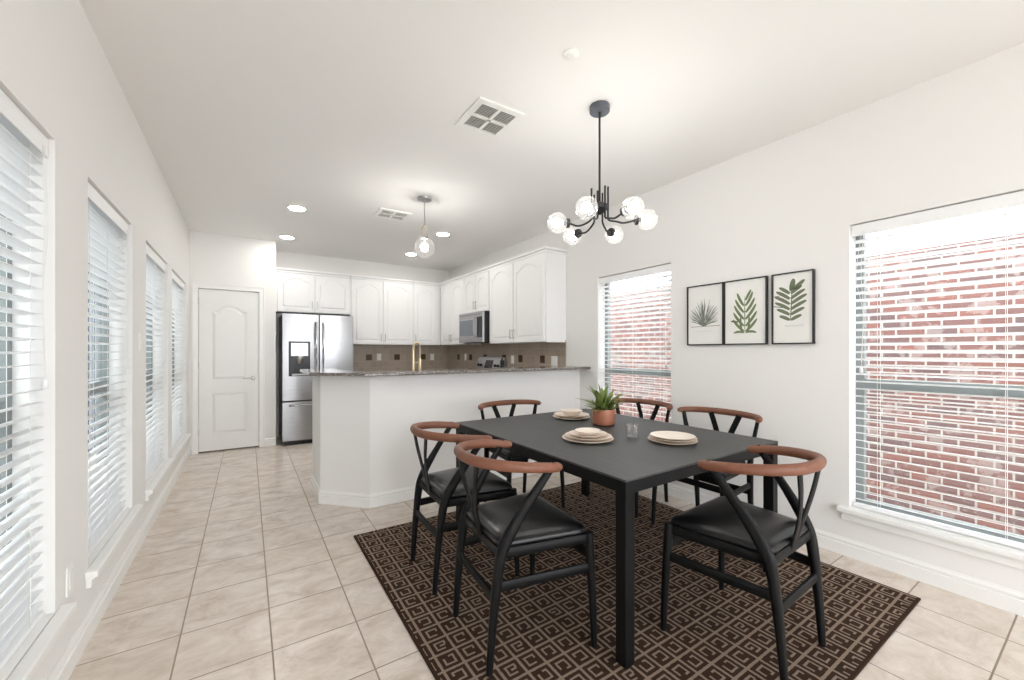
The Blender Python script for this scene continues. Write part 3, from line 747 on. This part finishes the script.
# ------------------------------------------------------------------ framed prints
def leaf2d(mb, x, z, ang, L, wd, bend=0, y=0, n=6, tip=.5):
    """flat printed leaf in the xz plane"""
    up, dn = [], []
    px, pz, a = x, z, ang
    for i in range(n + 1):
        u = i / n; ww = wd * (math.sin(PI * min(1, u * .92 + .06)) ** tip) * .5
        nx, nz_ = -math.sin(a), math.cos(a)
        up.append((px + nx * ww, pz + nz_ * ww)); dn.append((px - nx * ww, pz - nz_ * ww))
        px += math.cos(a) * L / n; pz += math.sin(a) * L / n; a += bend / n
    mb.strip(up, dn, y, y - .0006)
def picture(label, y0, y1, art):
    """local: x right as seen (towards -Y), y into the wall, z up"""
    w_ = y1 - y0; h_ = .49
    t = thing('framed_print', label, 'picture', (XR - .026, y1, 1.317), -PI / 2, 'framed botanical prints')
    b = .009
    mb = MB(); mb.box(0, w_, 0, .0255, 0, b).box(0, w_, 0, .0255, h_ - b, h_).box(0, b, 0, .0255, b, h_ - b).box(w_ - b, w_, 0, .0255, b, h_ - b)
    mb.build('frame', M['black_metal'], t, bevel=.001)
    MB().box(b, w_ - b, .010, .025, b, h_ - b).build('paper', M['print'], t)
    y = .0098
    if art == 1:
        m = MB(); cx = w_ * .47; bz = .155
        for i in range(46):
            v = (i * .618 % 1) * 2 - 1; a = math.radians(90 + 68 * math.copysign(abs(v) ** 1.25, v)); L = random.uniform(.18, .225) * (.5 + .5 * math.sin(a) ** 2)
            leaf2d(m, cx + random.uniform(-.012, .012), bz, a, L, .0048, (PI / 2 - a) * -.25, y - i * .00001)
        m.strip([(w_ * .1, .153), (w_ * .9, .157)], [(w_ * .1, .149), (w_ * .9, .153)], y, y - .0006)
        m.build('printed_leaves', M['ink1'], t)
    elif art == 2:
        m = MB(); cx = w_ * .5
        for i, (dz, L, aw) in enumerate([(.09, .12, 50), (.13, .13, 45), (.18, .13, 42), (.23, .12, 40), (.28, .11, 35)]):
            for sgn in (-1, 1):
                leaf2d(m, cx + sgn * .006, dz + .0 + .01, PI / 2 - sgn * math.radians(aw), L, .020, sgn * .35, y - i * .00002, tip=.35)
        for sgn in (-1, 1):
            leaf2d(m, cx + sgn * .005, .09, PI / 2 - sgn * math.radians(70), .08, .018, -sgn * .9, y, tip=.4)
            leaf2d(m, cx + sgn * .02, .09, PI / 2 - sgn * math.radians(12), .12, .016, sgn * .3, y - .00015, tip=.35)
        leaf2d(m, cx - .05, .17, math.radians(165), .055, .016, .2, y, tip=.4)
        leaf2d(m, cx, .09, PI / 2, .27, .006, 0, y - .0002)
        leaf2d(m, cx + .004, .33, math.radians(62), .085, .019, 0, y, tip=.35)
        m.build('printed_leaves', M['ink2'], t)
    else:
        m = MB(); cx = w_ * .45
        leaf2d(m, cx, .16, math.radians(86), .25, .007, .05, y)
        for i in range(6):
            z = .165 + i * .036; L = (.07, .09, .105, .11, .10, .08)[i]
            for sgn in (-1, 1):
                leaf2d(m, cx + .004 * sgn, z, PI / 2 - sgn * math.radians(58 - i * 2), L, .023, sgn * -.25, y - i * .00002, tip=.3)
        leaf2d(m, cx + .005, .36, math.radians(80), .085, .034, 0, y, tip=.4); leaf2d(m, cx + .02, .375, math.radians(38), .085, .026, .1, y - .0001, tip=.4)
        m.strip([(b + .002, .335), (.05, .337)], [(b + .002, .331), (.05, .333)], y, y - .0006); m.strip([(b + .002, .268), (.07, .255)], [(b + .002, .262), (.07, .250)], y, y - .0006)
        m.build('printed_leaves', M['ink3'], t)
    if art in (1, 3):
        m = MB(); x = w_ * .16 if art == 1 else w_ * .32; z = .112 if art == 1 else .125; n = 30 if art == 1 else 26
        L = w_ * (.58 if art == 1 else .45)
        pts = [(x + L * i / n, y - .0004, z + (.003 if art == 1 else .006) * math.sin(i * 1.9) * (0.4 + abs(math.sin(i * .7)))) for i in range(n + 1)]
        m.tube(pts, .0008 if art == 1 else .0012, 4, up=(0, 1, 0)); m.build('caption', M['inkt'], t)
picture('framed print of fine grey grass, leftmost of the three botanical prints', 1.724, 2.033, 1)
picture('middle framed print, tall olive green plant with broad leaves', 1.410, 1.720, 2)
picture('rightmost framed print, single sage green leafy branch', 1.124, 1.378, 3)

# ------------------------------------------------------------------ rug
RX0, RX1, RY0, RY1 = .605, 2.872, .578, 2.90
o = MB().box(RX0, RX1, RY0, RY1, .0005, .011).build('rug', rug_mat(RX0, RY0, RX1, RY1), bevel=.004)
tag(o, 'dark brown rug with tan geometric key pattern under the dining table', 'rug')
ZR = .011

# ------------------------------------------------------------------ dining table
TX0, TX1, TY0, TY1 = 1.247, 2.512, 1.085, 2.64
t = thing('dining_table', 'dark grey rectangular dining table with square black legs on the rug', 'table', ((TX0 + TX1) / 2, (TY0 + TY1) / 2, ZR))
a, b = (TX1 - TX0) / 2, (TY1 - TY0) / 2
MB().box(-a, a, -b, b, .740, .749).build('tabletop', M['table'], t, bevel=.0015)
mb = MB(); mb.box(-a + .001, a - .001, -b + .001, -b + .03, .690, .740).box(-a + .001, a - .001, b - .03, b - .001, .690, .740)
mb.box(-a + .001, -a + .03, -b + .03, b - .03, .690, .740).box(a - .03, a - .001, -b + .03, b - .03, .690, .740); mb.build('apron', M['black_wood'], t, bevel=.001)
for sx in (-1, 1):
    for sy in (-1, 1):
        x0, x1 = sorted((sx * (a - .0015), sx * (a - .055))); y0, y1 = sorted((sy * (b - .0015), sy * (b - .055)))
        MB().box(x0, x1, y0, y1, 0, .740).build('leg', M['black_wood'], t, bevel=.002)
ZT = ZR + .749

# ------------------------------------------------------------------ wishbone chairs
def make_chair(label, short=False):
    t = thing('dining_chair', label, 'chair', (0, 0, 0), 0, 'wishbone dining chairs around the table')
    bw = M['black_wood']
    # cushion: rounded trapezoid, crowned
    def outline(k, r=.05, n=5):
        cs = [(-.248 + k, .205 - k), (.248 - k, .205 - k), (.195 - k, -.20 + k), (-.195 + k, -.20 + k)]
        out = []
        for i in range(4):
            p = Vector(cs[i]); q0 = (Vector(cs[i - 1]) - p).normalized(); q1 = (Vector(cs[(i + 1) % 4]) - p).normalized()
            A, B = p + q0 * r, p + q1 * r
            for j in range(n + 1):
                u = j / n; out.append(A * (1 - u) ** 2 + p * 2 * u * (1 - u) + B * u * u)
        return out
    mb = MB(); rings = [(.012, .472), (.0, .478), (-.004, .488), (.0, .500), (.012, .509), (.04, .516), (.09, .521), (.15, .523)]
    vs = []; N = None
    for k, z in rings:
        o_ = outline(k, max(.02, .055 - k * .25)); N = len(o_); vs += [(p.x, p.y, z) for p in o_]
    fs = [(i * N + j, i * N + (j + 1) % N, (i + 1) * N + (j + 1) % N, (i + 1) * N + j) for i in range(len(rings) - 1) for j in range(N)]
    fs += [tuple(range(N)), tuple(range((len(rings) - 1) * N, len(rings) * N))]
    mb.add(vs, fs); mb.build('seat', M['seat'], t, smooth=True)
    # frame under cushion
    mb = MB(); P = [(-.238, .195), (.238, .195), (.19, -.195), (-.19, -.195)]
    for i in range(4):
        p, q = P[i], P[(i + 1) % 4]; mb.tube([(p[0], p[1], .456), (q[0], q[1], .456)], (.013, .021), 8, power=.55)
    mb.build('seat_frame', bw, t, smooth='auto')
    for s_ in (-1, 1):
        MB().tube([(s_ * .262, .215, 0), (s_ * .256, .210, .20), (s_ * .246, .202, .42), (s_ * .243, .200, .482)], [(.0125, .0125), (.0165, .0165), (.0195, .0195), (.018, .018)], 10, up=(0, 1, 0)).build('leg', bw, t, smooth='auto')
        pts = cr([(s_ * .196, -.245, 0), (s_ * .198, -.230, .20), (s_ * .202, -.208, .40), (s_ * .206, -.185, .49), (s_ * .214, -.125, .59), (s_ * .226, -.045, .70), (s_ * .237, .028, .795)] if not short else
                 [(s_ * .200, -.245, 0), (s_ * .200, -.230, .20), (s_ * .206, -.208, .40), (s_ * .214, -.195, .49), (s_ * .232, -.180, .59), (s_ * .256, -.172, .70), (s_ * .274, -.172, .79)], 4)
        n = len(pts); rad = []
        for i, p in enumerate(pts):
            z = p.z
            if z < .42: r = .013 + .008 * z / .42; rad.append((r, r))
            elif z < .62: u = (z - .42) / .2; rad.append((.021 - .008 * u, .021 + .003 * math.sin(PI * u)))
            else: u = (z - .62) / .17; rad.append((.013 - .002 * u, .021 - .006 * u))
        MB().tube(pts, rad, 12, up=(s_ * .25, 1, 0), power=.8).build('leg', bw, t, smooth='auto')
    # bent rail wrapped in leather
    half = cr([(0, -.285, .812), (.105, -.265, .810), (.185, -.20, .804), (.228, -.115, .796), (.240, -.04, .788), (.236, .02, .780), (.224, .068, .774)], 5)
    if short: half = cr([(0, -.285, .806), (.12, -.276, .805), (.215, -.245, .803), (.272, -.195, .801), (.292, -.13, .799)], 6)
    pts = [Vector((-p.x, p.y, p.z)) for p in half[::-1]][:-1] + half
    n = len(pts); rad = []
    for i in range(n):
        e = min(i, n - 1 - i); k = min(1, .62 + .38 * e / 2) if e < 2 else 1; u = abs(i - n // 2) / (n // 2)
        rad.append((.0195 * k, (.0235 - .003 * u) * k))
    MB().tube(pts, rad, 14).build('backrest', M['leather'], t, smooth='auto')
    # Y splat
    mb = MB()
    for s_ in (-1, 1):
        p = cr([(s_ * .011, -.20, .44), (s_ * .013, -.213, .50), (s_ * .026, -.232, .58), (s_ * .064, -.252, .69), (s_ * .105, -.262, .792)], 5)
        mb.tube(p, [(.021, .0058)] * len(p), 8, up=(0, 1, 0), power=.7)
    mb.build('splat', bw, t, smooth='auto')
    def st(p, q): MB().tube([p, q], (.0095, .0205), 8, power=.6).build('stretcher', bw, t, smooth='auto')
    st((-.246, .204, .385), (.246, .204, .385)); st((-.204, -.222, .285), (.204, -.222, .285))
    for s_ in (-1, 1): st((s_ * .249, .205, .335), (s_ * .204, -.215, .335))
    return t
spots = [(1.05, 1.53, -96, 'wishbone chair nearest the camera on the table left side'),
         (1.065, 2.15, -93, 'wishbone chair at the left side of the table, nearest the bar'),
         (1.845, .95, 3, 'wishbone chair alone at the near end of the table, seen from behind'),
         (1.86, 2.70, 180, 'wishbone chair alone at the far end of the table, facing the camera'),
         (2.68, 2.31, 91, 'wishbone chair on the right side by the far small window'),
         (2.68, 1.63, 90, 'wishbone chair on the right side nearest the framed prints')]
proto = None
for i, (x, y, r, lb) in enumerate(spots):
    if i == 0: c = proto = make_chair(lb)
    elif i < 3: c = copy_tree(proto)
    elif i == 3: c = proto2 = make_chair(lb, True)
    else: c = copy_tree(proto2)
    c['label'] = lb; c.location = (x, y, ZR + .0015); c.rotation_euler = (0, 0, math.radians(r))

# ------------------------------------------------------------------ tableware
def dish(c, r, z, h, label, name='plate', cat='plate', grp=None, sx=1, sy=1, rz=0):
    t = thing(name, label, cat, (c[0], c[1], z), rz, grp)
    k = r
    MB().lathe([(.0001, .001), (k * .55, .0), (k * .62, .0), (k * .66, .003), (k * .97, h - .001), (k, h + .001), (k * .985, h + .0025), (k * .93, h + .0005), (k * .62, .006), (k * .5, .0045), (.0001, .0045)], (0, 0, 0), 40, sx, sy).build('dish', M['plate'], t, smooth='auto')
    MB().lathe([(k * .99, h + .0022), (k * 1.004, h + .0006), (k * .995, h - .0004), (k * .985, h + .001)], (0, 0, 0), 40, sx, sy, cap=False).build('rim', M['plate_dark'], t)
    return t
def stack(c, where, dims):
    z = ZT
    names = ['bottom', 'lower middle', 'upper middle', 'top']
    if len(dims) == 3: names = ['bottom', 'middle', 'top']
    for i, (r, h, sx, rz) in enumerate(dims):
        nm = 'bowl' if r < .085 else 'plate'
        dish((c[0] + .002 * math.sin(i * 2.1), c[1] + .002 * math.cos(i * 1.7)), r, z, h, 'cream stoneware %s, %s of the stack %s' % (nm, names[i], where), nm, nm, 'cream stoneware dishes on the table', sx, 1, rz)
        z += .0125 if i == 0 else .0115
stack((1.635, 1.70), 'nearest the camera on the table', [(.146, .013, 1, 0), (.134, .014, .97, .5), (.110, .015, .95, 1.2), (.080, .018, .92, 2)])
stack((2.06, 2.32), 'left of the potted plant', [(.142, .014, 1, 0), (.134, .018, .98, .4), (.084, .034, .96, 1)])
stack((2.0, 1.405), 'at the right end of the table', [(.132, .013, 1, 0), (.127, .013, 1, .2), (.120, .012, .98, .7)])
# plant
t = thing('potted_plant', 'green leafy plant in a copper-coloured pot in the table centre', 'plant', (2.045, 1.975, ZT)); t.scale = (1.12, 1.12, 1.06)
MB().lathe([(.0001, 0), (.062, 0), (.0635, .004), (.0635, .012)], (0, 0, 0), 32).build('pot_base', M['pot_in'], t, smooth='auto')
MB().lathe([(.062, .012), (.066, .014), (.0695, .105), (.0685, .108), (.065, .106), (.063, .09), (.0001, .09)], (0, 0, 0), 36).build('pot', M['copper'], t, smooth='auto')
MB().lathe([(.0625, .0905), (.05, .097), (.0001, .099)], (0, 0, 0), 24).build('soil', M['soil'], t)
rnd = random.Random(11)
mb = MB()
def leaf3(mb, base, az, el, L, wd, droop):
    n = 6; P = Vector(base); d = Vector((math.cos(az) * math.cos(el), math.sin(az) * math.cos(el), math.sin(el)))
    sd = Vector((-math.sin(az), math.cos(az), 0)); rows = []
    e = el
    for i in range(n + 1):
        u = i / n; ww = wd * .5 * (math.sin(PI * min(1, .08 + u * .92)) ** .8) + .0004
        d = Vector((math.cos(az) * math.cos(e), math.sin(az) * math.cos(e), math.sin(e))); nm = sd.cross(d)
        rows.append((P - sd * ww + nm * ww * .35, P - nm * .0006 * 0, P + sd * ww + nm * ww * .35)); P = P + d * L / n; e -= droop / n
    vs = [v for r in rows for v in r]; vs += [v - Vector((0, 0, .0008)) for v in vs]
    m = 3 * (n + 1); fs = []
    for i in range(n):
        for k in range(2):
            q = (i * 3 + k, i * 3 + k + 1, (i + 1) * 3 + k + 1, (i + 1) * 3 + k); fs.append(q); fs.append(tuple(x + m for x in q[::-1]))
    for i in range(n): fs += [(i * 3, (i + 1) * 3, (i + 1) * 3 + m, i * 3 + m), (i * 3 + 2, i * 3 + 2 + m, (i + 1) * 3 + 2 + m, (i + 1) * 3 + 2)]
    fs += [(0, m, m + 1, 1), (1, m + 1, m + 2, 2), (3 * n, 3 * n + 1, 3 * n + 1 + m, 3 * n + m), (3 * n + 1, 3 * n + 2, 3 * n + 2 + m, 3 * n + 1 + m)]
    mb.add(vs, fs)
for i in range(34):   # main rosette
    az = rnd.uniform(0, 2 * PI); el = math.radians(rnd.uniform(38, 86)); leaf3(mb, (rnd.uniform(-.015, .015), rnd.uniform(-.015, .015), .095), az, el, rnd.uniform(.12, .205), rnd.uniform(.026, .038), rnd.uniform(.2, 1.0))
for i in range(60):   # low filler
    az = rnd.uniform(0, 2 * PI); r = rnd.uniform(.0, .05); leaf3(mb, (r * math.cos(az), r * math.sin(az), .095), az + rnd.uniform(-.5, .5), math.radians(rnd.uniform(20, 80)), rnd.uniform(.045, .095), rnd.uniform(.014, .024), rnd.uniform(.3, 1.2))
mb.build('foliage', M['leaf'], t, smooth=True)
# tumbler
t = thing('drinking_glass', 'short clear ribbed drinking glass between plant and plates', 'glass', (1.895, 1.60, ZT))
pr_ = [(.0001, 0), (.030, 0), (.032, .003), (.0335, .075), (.0335, .078), (.0318, .078), (.030, .008), (.0001, .008)]
mb = MB(); n = 48; vs = []
for j, (r, z) in enumerate(pr_):
    for k in range(n):
        rr = r + (.0009 * math.cos(k * PI / 2 * 1.0) if j in (2, 3) else 0); vs.append((rr * math.cos(2 * PI * k / n), rr * math.sin(2 * PI * k / n), z))
mb.add(vs, [(i * n + k, i * n + (k + 1) % n, (i + 1) * n + (k + 1) % n, (i + 1) * n + k) for i in range(len(pr_) - 1) for k in range(n)])
mb.build('body', M['tumbler'], t, smooth='auto')
